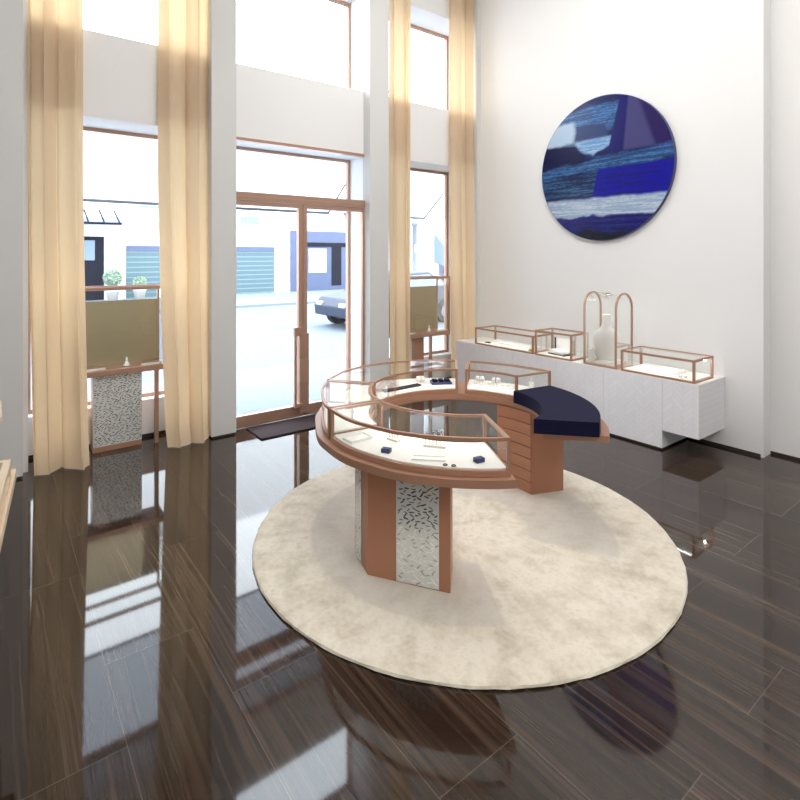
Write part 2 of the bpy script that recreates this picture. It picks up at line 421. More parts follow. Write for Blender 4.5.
# ------------------------------------------------------------------ outside
struct(box_obj('pavement', -12, 40, YO, 7.7, -.3, -.01, M['pave']))
struct(box_obj('road', -12, 40, 7.7, 17.6, -.4, -.09, M['asphalt']))
struct(box_obj('far_pavement', -12, 40, 17.6, 23, -.3, -.01, M['pave']))
FY = 23.0
B = thing('building', 'white stucco building across the street with teal roller shutters', 'building', (10, FY, 0))
def fb(name, x0, x1, z0, z1, d, m, parent=B, y0=0):
    return box_obj(name, x0-10, x1-10, y0-d, y0, z0, z1, m, parent)
fb('facade', -10, 36, -.1, 10, -3, M['stucco']).location = (0, 0, 0)
def shutter(x0, x1):
    s = fb('roller_shutter', x0, x1, 0, 1.85, .05, M['teal']); fb('shutter_box', x0, x1, 1.85, 2.07, .08, M['bluefront'], s)
shutter(4.12, 5.5); shutter(8.3, 10.27)
sf = fb('shop_front', 11.08, 14.6, 0, 2.85, .10, M['bluefront'])
fb('shop_pane', 12.0, 12.95, .85, 2.0, .12, M['stuccog'], sf); fb('shop_pane', 13.25, 13.8, .2, 2.1, .12, M['darkfront'], sf)
fb('fascia', 11.9, 14.2, 2.1, 2.3, .14, M['darkfront'], sf)
dr = fb('entrance', 2.0, 3.36, 0, 2.4, .06, M['darkfront']); fb('entrance_pane', 2.2, 3.05, 1.5, 2.25, .08, M['bluewin'], dr)
# glass canopy over the entrance
cn = MB()
cn.add([(1.6-10, -.05, 3.15), (3.9-10, -.05, 3.15), (3.7-10, -1.3, 2.85), (1.6-10, -1.3, 2.85)], [(0, 1, 2, 3)], M['bluewin'])
for k in range(5): cn.tube([(1.7+k*.5-10, -.02, 3.4), (1.7+k*.5-10, -1.3, 2.85)], .03, M['darkfront'], 6)
cn.tube([(1.6-10, -1.3, 2.84), (3.75-10, -1.3, 2.84)], .05, M['darkfront'], 6)
cn.build('canopy', B)
fb('cornice', 3.9, 10.9, 2.95, 3.05, .12, M['stuccog']); fb('cornice', -10, 36, 3.9, 3.96, .1, M['stuccog'])
for x0, x1, z0, z1 in ((4.5, 5.4, 3.5, 3.75), (12.3, 13.2, 5.4, 6.5), (8.6, 9.6, 3.0, 3.5), (5, 6, 5.4, 6.6), (8.8, 9.8, 5.4, 6.6), (16, 17, 5.4, 6.6), (18.6, 19.6, 5.4, 6.6)):
    w = fb('window_opening', x0, x1, z0, z1, .03, M['stuccog']); fb('pane', x0+.1, x1-.1, z0+.08, z1-.08, .05, M['bluewin'], w)
fb('wall_lamp', 3.55, 3.68, 1.55, 1.95, .15, M['stuccog']); fb('notice_board', 3.36, 3.82, .98, 1.25, .06, M['stuccog'])
aw = MB(); aw.add([(20.0-10, -.02, 2.95), (21.6-10, -.02, 2.6), (21.4-10, -1.0, 1.5), (20.2-10, -1.0, 1.9)], [(0, 1, 2, 3)], M['pole'])
aw.add([(20.0-10, -.02, 2.95), (20.2-10, -1.0, 1.9), (20.2-10, -.9, 1.0), (20.0-10, -.02, 1.3)], [(0, 1, 2, 3)], M['bluewin']); aw.build('shop_awning', B)
fb('doorway', 20.4, 21.6, 0, 2.1, .06, M['bluefront']); fb('house_number_plate', 14.05, 14.3, 3.45, 3.7, .05, M['pole'])

def topiary(x, y, r, zc, label):
    T = thing('topiary_bush', label, 'bush', (x, y, -.01))
    b = MB(); b.lathe([(.16, 0), (.22, .34), (.24, .36), (.24, .4)], M['terr']); b.build('planter', T, True)
    b = MB()
    N = 900; rnd = random.Random(int(x*100))
    for k in range(N):
        z = 1-2*(k+.5)/N; a = k*2.39996; q = math.sqrt(1-z*z); rr = r*rnd.uniform(.86, 1.06)
        p = Vector((q*math.cos(a), q*math.sin(a), z))*rr+Vector((0, 0, zc))
        t1 = Vector((rnd.uniform(-1, 1), rnd.uniform(-1, 1), rnd.uniform(-1, 1))).normalized()*r*.16
        t2 = t1.cross(Vector((rnd.uniform(-1, 1), rnd.uniform(-1, 1), rnd.uniform(-1, 1)))).normalized()*r*.09
        b.add([p-t1, p+t2, p+t1, p-t2], [(0, 1, 2, 3)], M['leafy'])
    b.tube([(0, 0, .36), (0, 0, zc-r*.6)], .03, M['darkfront'], 6)
    b.build('foliage', T)
topiary(3.55, 22.3, .30, .85, 'round clipped green bush beside the dark entrance across the street')
topiary(4.45, 22.2, .24, .64, 'small pale bush at the foot of the left teal shutter')

# street post, scooter, car
P = thing('street_post', 'slim grey metal post on the far side of the street, seen through the right window', 'post', (13.1, 16.2, -.09))
b = MB(); b.lathe([(.16, 0), (.16, .3), (.1, .4), (.095, 2.9), (.14, 2.95), (.14, 3.1), (.05, 3.25)], M['pole']); b.build('shaft', P, True)
b = MB(); b.box(-.08, .08, -.11, -.09, 1.9, 2.2, M['stuccog']); b.build('sign_plate', P)
sc = thing('scooter', 'dark parked scooter with pink body panel at the far kerb', 'scooter', (15.4, 17.0, -.09), .3)
for x in (-.55, .55):
    b = MB(); b.tube([(x+.19*math.cos(a*PI/8), 0, .24+.19*math.sin(a*PI/8)) for a in range(16)], .05, M['tyre'], 8, True); b.build('wheel', sc, True)
b = MB(); b.tube([(-.6, 0, .5), (-.3, 0, .55), (-.15, 0, .3), (.2, 0, .28), (.38, 0, .6), (.42, 0, .95)], [.14, .18, .12, .1, .14, .06], M['carblue'], 10); b.build('body', sc, True)
b = MB(); b.tube([(-.65, 0, .78), (-.35, 0, .8), (-.05, 0, .76)], [.08, .13, .08], M['tyre'], 10); b.build('saddle', sc, True)
b = MB(); b.tube([(.36, -.3, 1.02), (.42, 0, .98), (.36, .3, 1.02)], .025, M['tyre'], 8); b.build('handlebar', sc, True)
b = MB(); b.box(-.02, .16, -.16, -.13, .45, .85, M['pink']); b.build('side_panel', sc, bevel=.02)

car = thing('car', 'dark blue car passing on the road behind the right door leaf', 'car', (8.35, 11.3, -.09))
prof = [(-1.85, .3), (-1.88, .55), (-1.7, .74), (-1.05, .86), (-.45, 1.32), (.75, 1.36), (1.45, .98), (1.85, .9), (1.9, .4), (1.8, .28)]
b = MB(); n = len(prof)
sec = []
for yy, sc_ in ((-.8, .96), (-.72, 1), (.72, 1), (.8, .96)):
    sec.append([(x*(.99 if abs(yy) > .75 else 1), yy*(1 if z < .9 else .86), z if sc_ == 1 else .3+(z-.3)*.97) for x, z in prof])
vs = [p for s_ in sec for p in s_]; fs = []
for i in range(3):
    for k in range(n): fs.append((i*n+k, i*n+(k+1) % n, (i+1)*n+(k+1) % n, (i+1)*n+k))
fs += [tuple(range(n)), tuple(3*n+k for k in range(n-1, -1, -1))]
b.add(vs, fs, M['carblue']); b.build('body', car, bevel=.03)
b = MB(); b.add([(-.85, -.79, .92), (-.42, -.70, 1.24), (.7, -.70, 1.28), (1.2, -.79, .98)], [(0, 1, 2, 3)], M['bluewin'])
b.add([(-1.02, -.6, .9), (-.5, -.55, 1.29), (-.5, .55, 1.29), (-1.02, .6, .9)], [(0, 1, 2, 3)], M['bluewin']); o = b.build('window_glass', car); o.location.y = -.012; o.location.z = .012
for x in (-1.2, 1.2):
    for y in (-.72, .72):
        b = MB(); b.tube([(x, y-.1, .31), (x, y+.1, .31)], .31, M['tyre'], 20); w = b.build('wheel', car)
        b = MB(); b.tube([(x, y-.115, .31), (x, y-.1, .31)], .18, M['pole'], 14); b.build('hubcap', w)
for y in (-.55, .55):
    b = MB(); b.box(-1.87, -1.72, y-.14, y+.14, .52, .64, M['stuccog']); b.build('headlamp', car, bevel=.02)

# awnings on the outside of each bay ---------------------------------
aw_l = ['white canvas awning outside the left window', 'white canvas awning outside the entrance door', 'white canvas awning outside the right window beside the corner']
for (x0, x1), lab in zip(BAYS, aw_l):
    T = thing('awning', lab, 'awning', ((x0+x1)/2, YO, 2.2), group='awnings over the shop windows')
    w = (x1-x0)/2+.02
    b = MB(); b.add([(-w, .01, .70), (w, .01, .70), (w-.03, .42, .06), (-w+.03, .42, .06)], [(0, 1, 2, 3)], M['awning']); b.build('canvas', T)
    b = MB(); b.box(-w, w-.05, .41, .435, .02, .05, M['pole']); b.build('front_bar', T)
    for sx in (-1, 1):
        b = MB(); b.tube([(sx*(w-.06), 0, .36), (sx*(w-.06), .42, .035)], .012, M['pole'], 6); b.build('arm', T)

# ------------------------------------------------------------------ curtains
def curtain(x0t, x1t, x0b, x1b, nf, ph, label, yc=5.005, amp=.066):
    nx, nz = 230, 40; zt = 5.15
    b = MB(); vs = []; rnd = random.Random(ph)
    p2 = rnd.uniform(0, 6); p3 = rnd.uniform(0, 6)
    for j in range(nz+1):
        t = j/nz; z = zt*(1-t)+.012*t
        low = max(0, 1-z/2.4)**1.3
        xa = x0t+(x0b-x0t)*low; xb = x1t+(x1b-x1t)*low
        for i in range(nx+1):
            s = i/nx
            wv = math.sin(2*PI*nf*s+ph+.5*math.sin(2*PI*s+p3))+.22*math.sin(2*PI*nf*2.3*s+p2+z*.2)*(1-.4*low)+.3*math.sin(2*PI*nf*.6*s+p3+z*.3)
            wv = max(-1.2, min(1.2, wv*1.1))
            A = amp*(.72+.28*low)
            x = xa+(xb-xa)*s+.019*math.sin(2*(2*PI*nf*s+ph+.5*math.sin(2*PI*s+p3)))*(.75+.25*low)
            y = yc+wv*A*.85-.03*low
            zz = z
            if j == nz: y -= .035+.02*math.sin(9*s+ph); zz = .006
            vs.append((x, y, zz))
    fs = [(j*(nx+1)+i, j*(nx+1)+i+1, (j+1)*(nx+1)+i+1, (j+1)*(nx+1)+i) for j in range(nz) for i in range(nx)]
    b.add(vs, fs, M['curtain'])
    o = b.build('curtain', None, True)
    return tag(o, label, 'curtain', 'gold silk curtains')
curtain(.205, .585, .235, .625, 1.9, 1.0, 'long gold silk curtain hanging at the far left of the photo beside the left window')
curtain(1.165, 1.60, 1.235, 1.60, 1.8, 2.3, 'long gold silk curtain between the left window and the pillar left of the door')
curtain(3.635, 4.0, 3.635, 3.985, 1.7, 4.2, 'long gold silk curtain against the pillar right of the door')
curtain(4.64, 5.055, 4.66, 5.055, 1.9, .4, 'long gold silk curtain in the room corner next to the white counter')

# ------------------------------------------------------------------ mosaic
def mosaic(b, p0, p1, z0, z1, off, seed, dens, size=1.0, zdark=0):
    """a silver leaf sheet with inlaid chips on the vertical face p0->p1"""
    p0 = Vector((*p0, 0)); p1 = Vector((*p1, 0)); d = (p1-p0); L = d.length; d.normalize()
    nrm = Vector((d.y, -d.x, 0))
    def P(s, z, o): q = p0+d*s+nrm*o; return (q.x, q.y, z)
    b.add([P(0, z0, off), P(L, z0, off), P(L, z1, off), P(0, z1, off)], [(0, 1, 2, 3)], M['chip1'])
    rnd = random.Random(seed); N = int(dens*L*(z1-z0)); done = []
    for k in range(N*3):
        l, w = rnd.uniform(.018, .032)*size, rnd.uniform(.005, .009)*size; a = rnd.choice((-.55, .5, .15, -.2, .9))+rnd.uniform(-.2, .2)
        s, z = rnd.uniform(l*.5, L-l*.5), rnd.uniform(z0+l*.4, z1-l*.4)
        if any((s-S_)**2/(.024*size)**2+(z-Z_)**2/(.013*size)**2 < 1 for S_, Z_ in done): continue
        done.append((s, z))
        if len(done) > N: break
        ca, sa = math.cos(a), math.sin(a); q = off+.0006+.0004*(k % 7)/7
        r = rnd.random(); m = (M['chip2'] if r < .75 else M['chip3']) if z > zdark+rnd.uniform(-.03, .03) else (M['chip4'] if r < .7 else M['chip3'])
        b.add([P(s+ca*x-sa*y, z+sa*x+ca*y, q) for x, y in ((-l/2, -w*.2), (-l*.2, -w/2), (l/2, -w*.3), (l*.45, w*.35), (l*.1, w/2), (-l*.45, w*.4))], [(0, 1, 2, 3, 4, 5)], m)

# window vitrines ------------------------------------------------------
def vitrine(x0, x1, px0, px1, legx, legy, mos, label):
    T = thing('window_vitrine', label, 'display case', ((x0+x1)/2, 5.27, 0)); c = (x0+x1)/2
    def bx(b, xa, xb, ya, yb, za, zb, m): b.box(xa-c, xb-c, ya-5.27, yb-5.27, za, zb, m)
    ya, yb = 5.14, 5.40
    b = MB(); bx(b, x0, x1, ya, yb, .665, .715, M['copperd']); b.build('shelf', T, bevel=.003)
    b = MB()
    bx(b, x0, x1, ya, ya+.022, 1.395, 1.425, M['copperd']); bx(b, x0, x1, yb-.02, yb, 1.395, 1.425, M['copperd'])
    for xx in (x0, x1-.018):
        bx(b, xx, xx+.018, ya, ya+.018, .715, 1.395, M['copperd']); bx(b, xx, xx+.018, yb-.018, yb, .715, 1.395, M['copperd'])
        bx(b, xx, xx+.018, ya+.022, yb-.02, 1.4, 1.42, M['copperd'])
    b.build('frame', T)
    b = MB(); bx(b, x0+.018, x1-.018, yb-.016, yb-.006, .715, 1.29, M['olive']); b.build('back_panel', T)
    b = MB(); b.add([(x0-c, ya+.008-5.27, .715), (x1-c, ya+.008-5.27, .715), (x1-c, ya+.008-5.27, 1.395), (x0-c, ya+.008-5.27, 1.395)], [(0, 1, 2, 3)], M['cglass'])
    b.add([(x1-.008-c, ya-5.27, .715), (x1-.008-c, yb-5.27, .715), (x1-.008-c, yb-5.27, 1.395), (x1-.008-c, ya-5.27, 1.395)], [(0, 1, 2, 3)], M['cglass']); b.build('glass', T)
    for xa, xb in ((x0+.03, x0+.27), (x1-.2, x1-.03)): b = MB(); bx(b, xa, xb, ya+.03, ya+.05, .716, .73, M['white']); b.build('tray', T)
    b = MB(); bx(b, px0, px1, 5.22, 5.36, .0, .665, M['copper']); pd = b.build('pedestal', T)
    b = MB(); mosaic(b, (mos[0]-c, 5.22-5.27), (mos[1]-c, 5.22-5.27), .045, .66, .002, int(x0*10)+3, 2100, .9); b.build('mosaic_panel', pd)
    b = MB(); bx(b, legx-.017, legx+.017, legy-.017, legy+.017, 0, .665, M['copperd']); b.build('leg', T)
    return T
vitrine(.50, 1.25, .68, 1.065, 1.18, 5.19, (.682, 1.063), 'copper framed vitrine with bronze back on a silver mosaic pedestal in the left window')
vitrine(3.92, 4.75, 3.98, 4.37, 4.60, 5.36, (3.985, 4.17), 'copper framed vitrine with bronze back in the right window by the room corner')
def win_ring_stand(x, y, label):
    T = thing('ring_cone', label, 'ring stand', (x, y, .715))
    b = MB(); b.lathe([(.03, 0), (.03, .006), (.018, .01), (.004, .075)], M['white'], n=14); b.build('cone', T, True)
    b = MB(); b.tube([(.011*math.cos(k*PI/8), .011*math.sin(k*PI/8), .045) for k in range(16)], .0025, M['gold'], 6, True); b.build('ring', T, True)
win_ring_stand(.95, 5.27, 'white ring cone with gold ring inside the left window vitrine')
win_ring_stand(4.5, 5.27, 'white ring cone with gold ring inside the right window vitrine')

tag(box_obj('door_mat', 1.96, 3.32, 4.66, 5.04, .001, .014, M['mat'], bevel=.004), 'dark brown door mat lying inside the glass entrance door', 'door mat')

# ------------------------------------------------------------------ rug
cs, sn = .795, .607
def W(x, z): return (cs*x+sn*z, -sn*x+cs*z)
rx, ry = W(.375, 3.325)
b = MB(); prof = [(1.238, 0), (1.25, .006), (1.245, .016), (1.23, .02)]; n = 160; vs = []; fs = []
rr = random.Random(2)
for r, z in prof: vs += [((r+rr.uniform(-.003, .003))*math.cos(2*PI*k/n), (r+rr.uniform(-.003, .003))*math.sin(2*PI*k/n), z) for k in range(n)]
for i in range(3):
    for k in range(n): fs.append((i*n+k, i*n+(k+1) % n, (i+1)*n+(k+1) % n, (i+1)*n+k))
fs.append(tuple(3*n+k for k in range(n))); b.add(vs, fs, M['rug'])
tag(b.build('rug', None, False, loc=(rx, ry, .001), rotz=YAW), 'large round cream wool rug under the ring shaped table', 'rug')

# ------------------------------------------------------------------ ring table
TX, TY = W(.385, 3.49)
KN = [(-45, .91), (-25, .91), (0, .905), (36, .905), (60, .905), (85, .935), (103, .965), (120, .985), (140, .975), (160, .935), (175, .905), (190, .89), (210, .91), (230, .935), (250, .955), (282, .965), (300, .965)]
def RO(a):
    for (a0, r0), (a1, r1) in zip(KN, KN[1:]):
        if a <= a1:
            t = max(0, (a-a0)/(a1-a0)); t = t*t*(3-2*t); return r0+(r1-r0)*t
    return KN[-1][1]
RI = .575
ZP, ZT = .644, .83                      # tabletop surface, top of the glass cases
T = thing('display_table', 'C-shaped copper jewellery table on the round cream rug', 'table', (TX, TY, 0), YAW)
b = MB(); b.sector((-33, 279.3), (-25, 279.3), lambda a: RI-.012, lambda a: RO(a)+.010+.026*max(0, min(1, a/40)), ZP-.04, ZP, M['copper'], 120)
b.build('tabletop', T)
b = MB(); b.sector((-30, 278), (-20, 278), lambda a: RI+.01, lambda a: RO(a)-.03, ZP-.052, ZP-.04, M['terracotta'], 100); b.build('apron', T)
z0, z1 = .021, ZP-.052
P1, P2, P3, P4, P5, P6 = (-.642, -.445), (-.558, -.65), (-.139, -.806), (-.105, -.575), (-.32, -.475), (-.467, -.327)
b = MB(); b.prism([P1, P2, P3, P4, P5, P6], z0, z1, M['terracotta']); pd = b.build('pedestal', T); pd.location = (.004, -.042, 0)
def lerp(p, q, t): return (p[0]+(q[0]-p[0])*t, p[1]+(q[1]-p[1])*t)
b = MB(); mosaic(b, lerp(P2, P3, .36), lerp(P2, P3, .872), z0+.006, z1, .003, 11, 1700, 1, .30); b.build('mosaic_panel', pd)  # chips turn pale low down: the rug's reflection put into their colour
b = MB(); mosaic(b, lerp(P1, P2, .08), lerp(P1, P2, .55), z0+.006, z1, .003, 12, 900, 1, 2); b.build('mosaic_panel', pd)
b = MB(); b.sector((27.7, 56), (24.3, 50), lambda a: .617, lambda a: .862, z0, z1, M['terracotta'], 14); pd2 = b.build('pedestal', T); pd2.location = (-.0046, -.042, 0)
nd = 7; hh = (z1-z0)/nd
for k in range(nd):
    b = MB(); b.sector((27.9, 55.8), (27.9, 55.8), lambda a: .604, lambda a: .6165, z0+k*hh+.0025, z0+(k+1)*hh-.0025, M['terracotta'], 14); b.build('drawer', pd2, bevel=.0015)

# glass cases on the ring ----------------------------------------------
def ring_case(a0, a1, label, sl=0):
    C = thing('display_case', label, 'display case', (TX, TY, ZP), YAW, 'curved glass cases on the ring table')
    h = ZT-ZP; w = .017; fr = M['pinkgold']
    ri = lambda a: RI; ro = RO
    n = max(8, int((a1-a0)/2.5))
    ai, ao = (a0+sl, a1), (a0-sl, a1)
    b = MB()   # copper base tray
    b.sector(ai, ao, ri, ro, .002, .030, M['copper'], n); b.build('base', C)
    b = MB(); b.sector((ai[0]+1.2, a1-1.2), (ao[0]+.8, a1-.8), lambda a: RI+.018, lambda a: RO(a)-.018, .030, .036, M['deck'], n); b.build('deck', C)
    b = MB()
    b.sector(ai, ai, ri, lambda a: RI+w, h-.014, h, M['copper'], n)
    b.sector(ao, ao, lambda a: RO(a)-w, ro, h-.016, h, M['copper'], n)
    for k in (0, 1):
        s = 1 if k == 0 else -1
        e0 = Vector((math.cos(rad(ai[k])), math.sin(rad(ai[k])))); e1 = Vector((math.cos(rad(ao[k])), math.sin(rad(ao[k]))))
        A_, B_ = e0*RI, e1*RO(ao[k]); d = (B_-A_).normalized(); t = Vector((-d.y, d.x))*s
        q0, q1 = A_+d*w, B_-d*w
        b.prism([tuple(q0), tuple(q1), tuple(q1+t*w), tuple(q0+t*w)], h-.014, h, fr)
        for c0, c1 in ((A_, q0), (q1, B_)):
            b.prism([tuple(c0), tuple(c1), tuple(c1+t*w), tuple(c0+t*w)], .030, h-.014, M['copper'])
    b.build('frame', C)
    b = MB()
    def wall(rf, aa):
        an = [aa[0]+(aa[1]-aa[0])*k/n for k in range(n+1)]
        return [(rf(x)*math.cos(rad(x)), rf(x)*math.sin(rad(x))) for x in an]
    wi, wo = wall(lambda a: RI+.006, ai), wall(lambda a: RO(a)-.006, ao)
    for pts in (wi, wo):
        b.add([(*p, .03) for p in pts]+[(*p, h-.014) for p in pts], [(k, k+1, n+2+k, n+1+k) for k in range(n)], M['cglass'])
    b.add([(*p, h-.003) for p in wi]+[(*p, h-.003) for p in wo], [(k, k+1, n+2+k, n+1+k) for k in range(n)], M['cglass'])
    for k in (0, n):
        b.add([(*wi[k], .03), (*wo[k], .03), (*wo[k], h-.014), (*wi[k], h-.014)], [(0, 1, 2, 3)], M['cglass'])
    b.build('glass', C)
    b = MB(); b.sector((a0+4, a1-3), (a0+4, a1-3), lambda a: RI+.005, lambda a: RI+.011, h-.0147, h-.0142, M['led'], n); b.build('light_strip', C)
    return C
ring_case(211, 278.5, 'largest curved glass jewellery case at the front of the ring table')
ring_case(166.5, 209.5, 'short curved glass case at the left end of the ring table')
ring_case(84.5, 165, 'curved glass case at the back of the ring table nearest the door')
ring_case(36, 79, 'curved glass case on the ring table just behind the navy velvet pad', 1.8)

# navy pad
b = MB(); b.sector((-40, 36.5), (-28, 33.0), lambda a: .53, lambda a: .87, 0, .086, M['navy'], 26)
tag(b.build('velvet_pad', None, False, bevel=0, loc=(TX, TY, ZP+.0005), rotz=YAW), 'navy velvet presentation pad at the open end of the ring table', 'pad')

# ------------------------------------------------------------------ jewellery in ring cases
DZ = ZP+.0362
def TW(x, y, z=DZ):       # table-local point -> world
    c_, s_ = math.cos(YAW), math.sin(YAW)
    return (TX+c_*x-s_*y, TY+s_*x+c_*y, z)
def ring_box(x, y, a, label, sx=.048, sy=.036, h=.022):
    o = thing('ring_box', label, 'jewellery box', TW(x, y), YAW+a)
    box_obj('box_base', -sx/2, sx/2, -sy/2, sy/2, 0, h*.6, M['navyb'], o, .003)
    box_obj('box_lid', -sx/2-.001, sx/2+.001, -sy/2-.001, sy/2+.001, h*.62, h, M['navyb'], o, .004)
ring_box(-.455, -.735, -.35, 'small navy ring box in the front case, left of centre')
ring_box(.005, -.862, .5, 'small navy ring box in the front case near its right end')
def tray(x, y, a, sx, sy, label, m='white', h=.008, name='jewellery_tray', mi='deck'):
    o = thing(name, label, 'tray', TW(x, y), YAW+a)
    box_obj('tray_base', -sx/2, sx/2, -sy/2, sy/2, 0, h*.6, M[m], o, .002)
    b = MB(); t = .004
    b.box(-sx/2, sx/2, -sy/2, -sy/2+t, h*.6, h, M[m]); b.box(-sx/2, sx/2, sy/2-t, sy/2, h*.6, h, M[m])
    b.box(-sx/2, -sx/2+t, -sy/2+t, sy/2-t, h*.6, h, M[m]); b.box(sx/2-t, sx/2, -sy/2+t, sy/2-t, h*.6, h, M[m]); b.build('rim', o)
    return o
tray(-.62, -.54, .7, .14, .09, 'flat white tray at the left end of the front case', h=.014)
tray(-.24, -.825, -.12, .17, .055, 'thin pale card tray between the two navy boxes', h=.006)
def earring_stand(x, y, a, n, label):
    o = thing('earring_stand', label, 'earring stand', TW(x, y), YAW+a)
    L = .02*n; box_obj('base', -L/2, L/2, -.014, .014, 0, .012, M['white'], o, .002)
    for k in range(n):
        b = MB(); xx = -L/2+.01+.02*k
        b.tube([(xx, 0, .012), (xx, 0, .045)], .0022, M['gold'], 6); b.tube([(xx, -.004+.008*j/8*1, .045+.004*math.sin(j*PI/4)) for j in range(9)], .002, M['gold'], 5)
        b.build('earring', o, True)
earring_stand(-.42, -.56, -.75, 4, 'white earring stand with four gold posts, left one in the front case')
earring_stand(-.20, -.66, -.3, 6, 'white earring stand with six gold posts in the middle of the front case')
def ringlet(x, y, label, m='silver', r=.009, z=DZ):
    b = MB(); b.tube([(r*math.cos(k*PI/8), r*math.sin(k*PI/8), .0025) for k in range(16)], .0025, M[m], 6, True)
    o = b.build('ring', None, True, loc=TW(x, y, z)); return tag(o, label, 'ring')
ringlet(-.165, -.905, 'silver ring in the front case, left one of the pair by the right navy box', 'black', .010)
ringlet(-.125, -.915, 'silver ring in the front case, right one of the pair by the right navy box', 'black', .010)
def bracelet(x, y, label, a=0, m='gold', r=.032):
    o = thing('bracelet_cushion', label, 'bracelet', TW(x, y, DZ+.0025), YAW+a)
    b = MB(); b.tube([(-.035, 0, .022), (-.03, 0, .022), (0, 0, .022), (.03, 0, .022), (.035, 0, .022)], [.006, .02, .022, .02, .006], M['white'], 14); b.build('cushion', o, True)
    b = MB(); b.tube([(0, .0235*math.cos(k*PI/10), .022+.0235*math.sin(k*PI/10)) for k in range(20)], .0022, M[m], 6, True); b.build('bracelet', o, True)
def necklace_bust(loc, rot, k, label, dark=False):
    o = thing('necklace_bust', label, 'jewellery bust', loc, rot)
    b = MB(); vs = []; nz, n = 18, 22
    m = M['white']
    prof = [(.02, .066, .03), (.03, .074, .035), (.10, .093, .042), (.17, .105, .048), (.215, .108, .048), (.245, .095, .046), (.265, .07, .04), (.283, .047, .034), (.305, .036, .03), (.34, .032, .029), (.385, .033, .03), (.395, .028, .026)]
    for z, sx, sy in prof:
        for q in range(n):
            a = 2*PI*q/n; vs.append((k*sx*math.cos(a), k*sy*math.sin(a)-k*.02*math.sin(min(1, z/.3)*PI/2), k*z))
    fs = [(i*n+q, i*n+(q+1) % n, (i+1)*n+(q+1) % n, (i+1)*n+q) for i in range(len(prof)-1) for q in range(n)]
    fs += [tuple(range(n-1, -1, -1)), tuple((len(prof)-1)*n+q for q in range(n))]
    b.add(vs, fs, m); b.build('form', o, True)
    b = MB(); b.lathe([(.06*k, 0), (.062*k, .01*k), (.03*k, .022*k)], m, (0, -.01*k, 0), 18, 1.2, .8); b.build('foot', o, True)
    b = MB(); pts = []
    for q in range(24):
        a = 2*PI*q/24; t = (1-math.cos(a))/2
        pts.append((k*.062*math.sin(a)*(1-.25*(1-t)), k*(.035-.092*t), k*(.315-.12*t)))
    b.tube(pts, .0028*k if k > .5 else .002, M['silver'], 6, True); b.build('necklace', o, True)
    return o
for (x, y, k, lab) in ((-.74, .02, .24, 'small white necklace bust in the left end case, nearer the window side'), (-.68, -.16, .22, 'small white necklace bust in the left end case, nearer the front')):
    necklace_bust(TW(x, y), YAW+PI/2, k, lab)
tray(-.66, .10, .2, .10, .12, 'white square tray in the left end case', h=.012)
# back case
tray(-.37, .575, rad(37), .34, .05, 'long white tray with black front edge in the back case', 'black', .012)
tray(-.50, .60, rad(40), .20, .12, 'white tray behind the long black edged tray in the back case', 'white', .016)
o = tray(-.06, .745, .12, .16, .10, 'navy tray holding three small boxes in the back case', 'navyb', .016)
for k in range(3):
    box_obj('tray_pad', -.07+k*.05, -.03+k*.05, -.03, .03, .0165, .034, M['navy'], o, .004)
bracelet(-.22, .80, 'white bracelet cushion with gold band in the back case beside the navy tray', .2)
# right case
tray(.36, .66, rad(-30), .34, .07, 'long white tray with a row of pearls in the case behind the navy pad', 'white', .012)
for k in range(14):
    t = k/13-.5; c_, s_ = math.cos(rad(-30)), math.sin(rad(-30))
    b = MB(); b.lathe([(.0005, 0), (.006, .0025), (.008, .008), (.006, .0135), (.0005, .016)], M['pearl'], n=12)
    o = b.build('pearl', None, True, loc=TW(.36+.31*t*c_, .66+.31*t*s_, DZ+.0074))
    tag(o, 'white pearl in the row on the long tray behind the navy pad', 'pearl', 'row of pearls on the long white tray')
bracelet(.26, .80, 'white bracelet cushion with gold band in the case behind the navy pad, left one', -.3)
bracelet(.38, .75, 'white bracelet cushion with dark band in the case behind the navy pad, right one', -.4, 'black')
necklace_bust(TW(.62, .58), YAW+PI, .2, 'small white necklace bust at the right end of the case behind the navy pad')

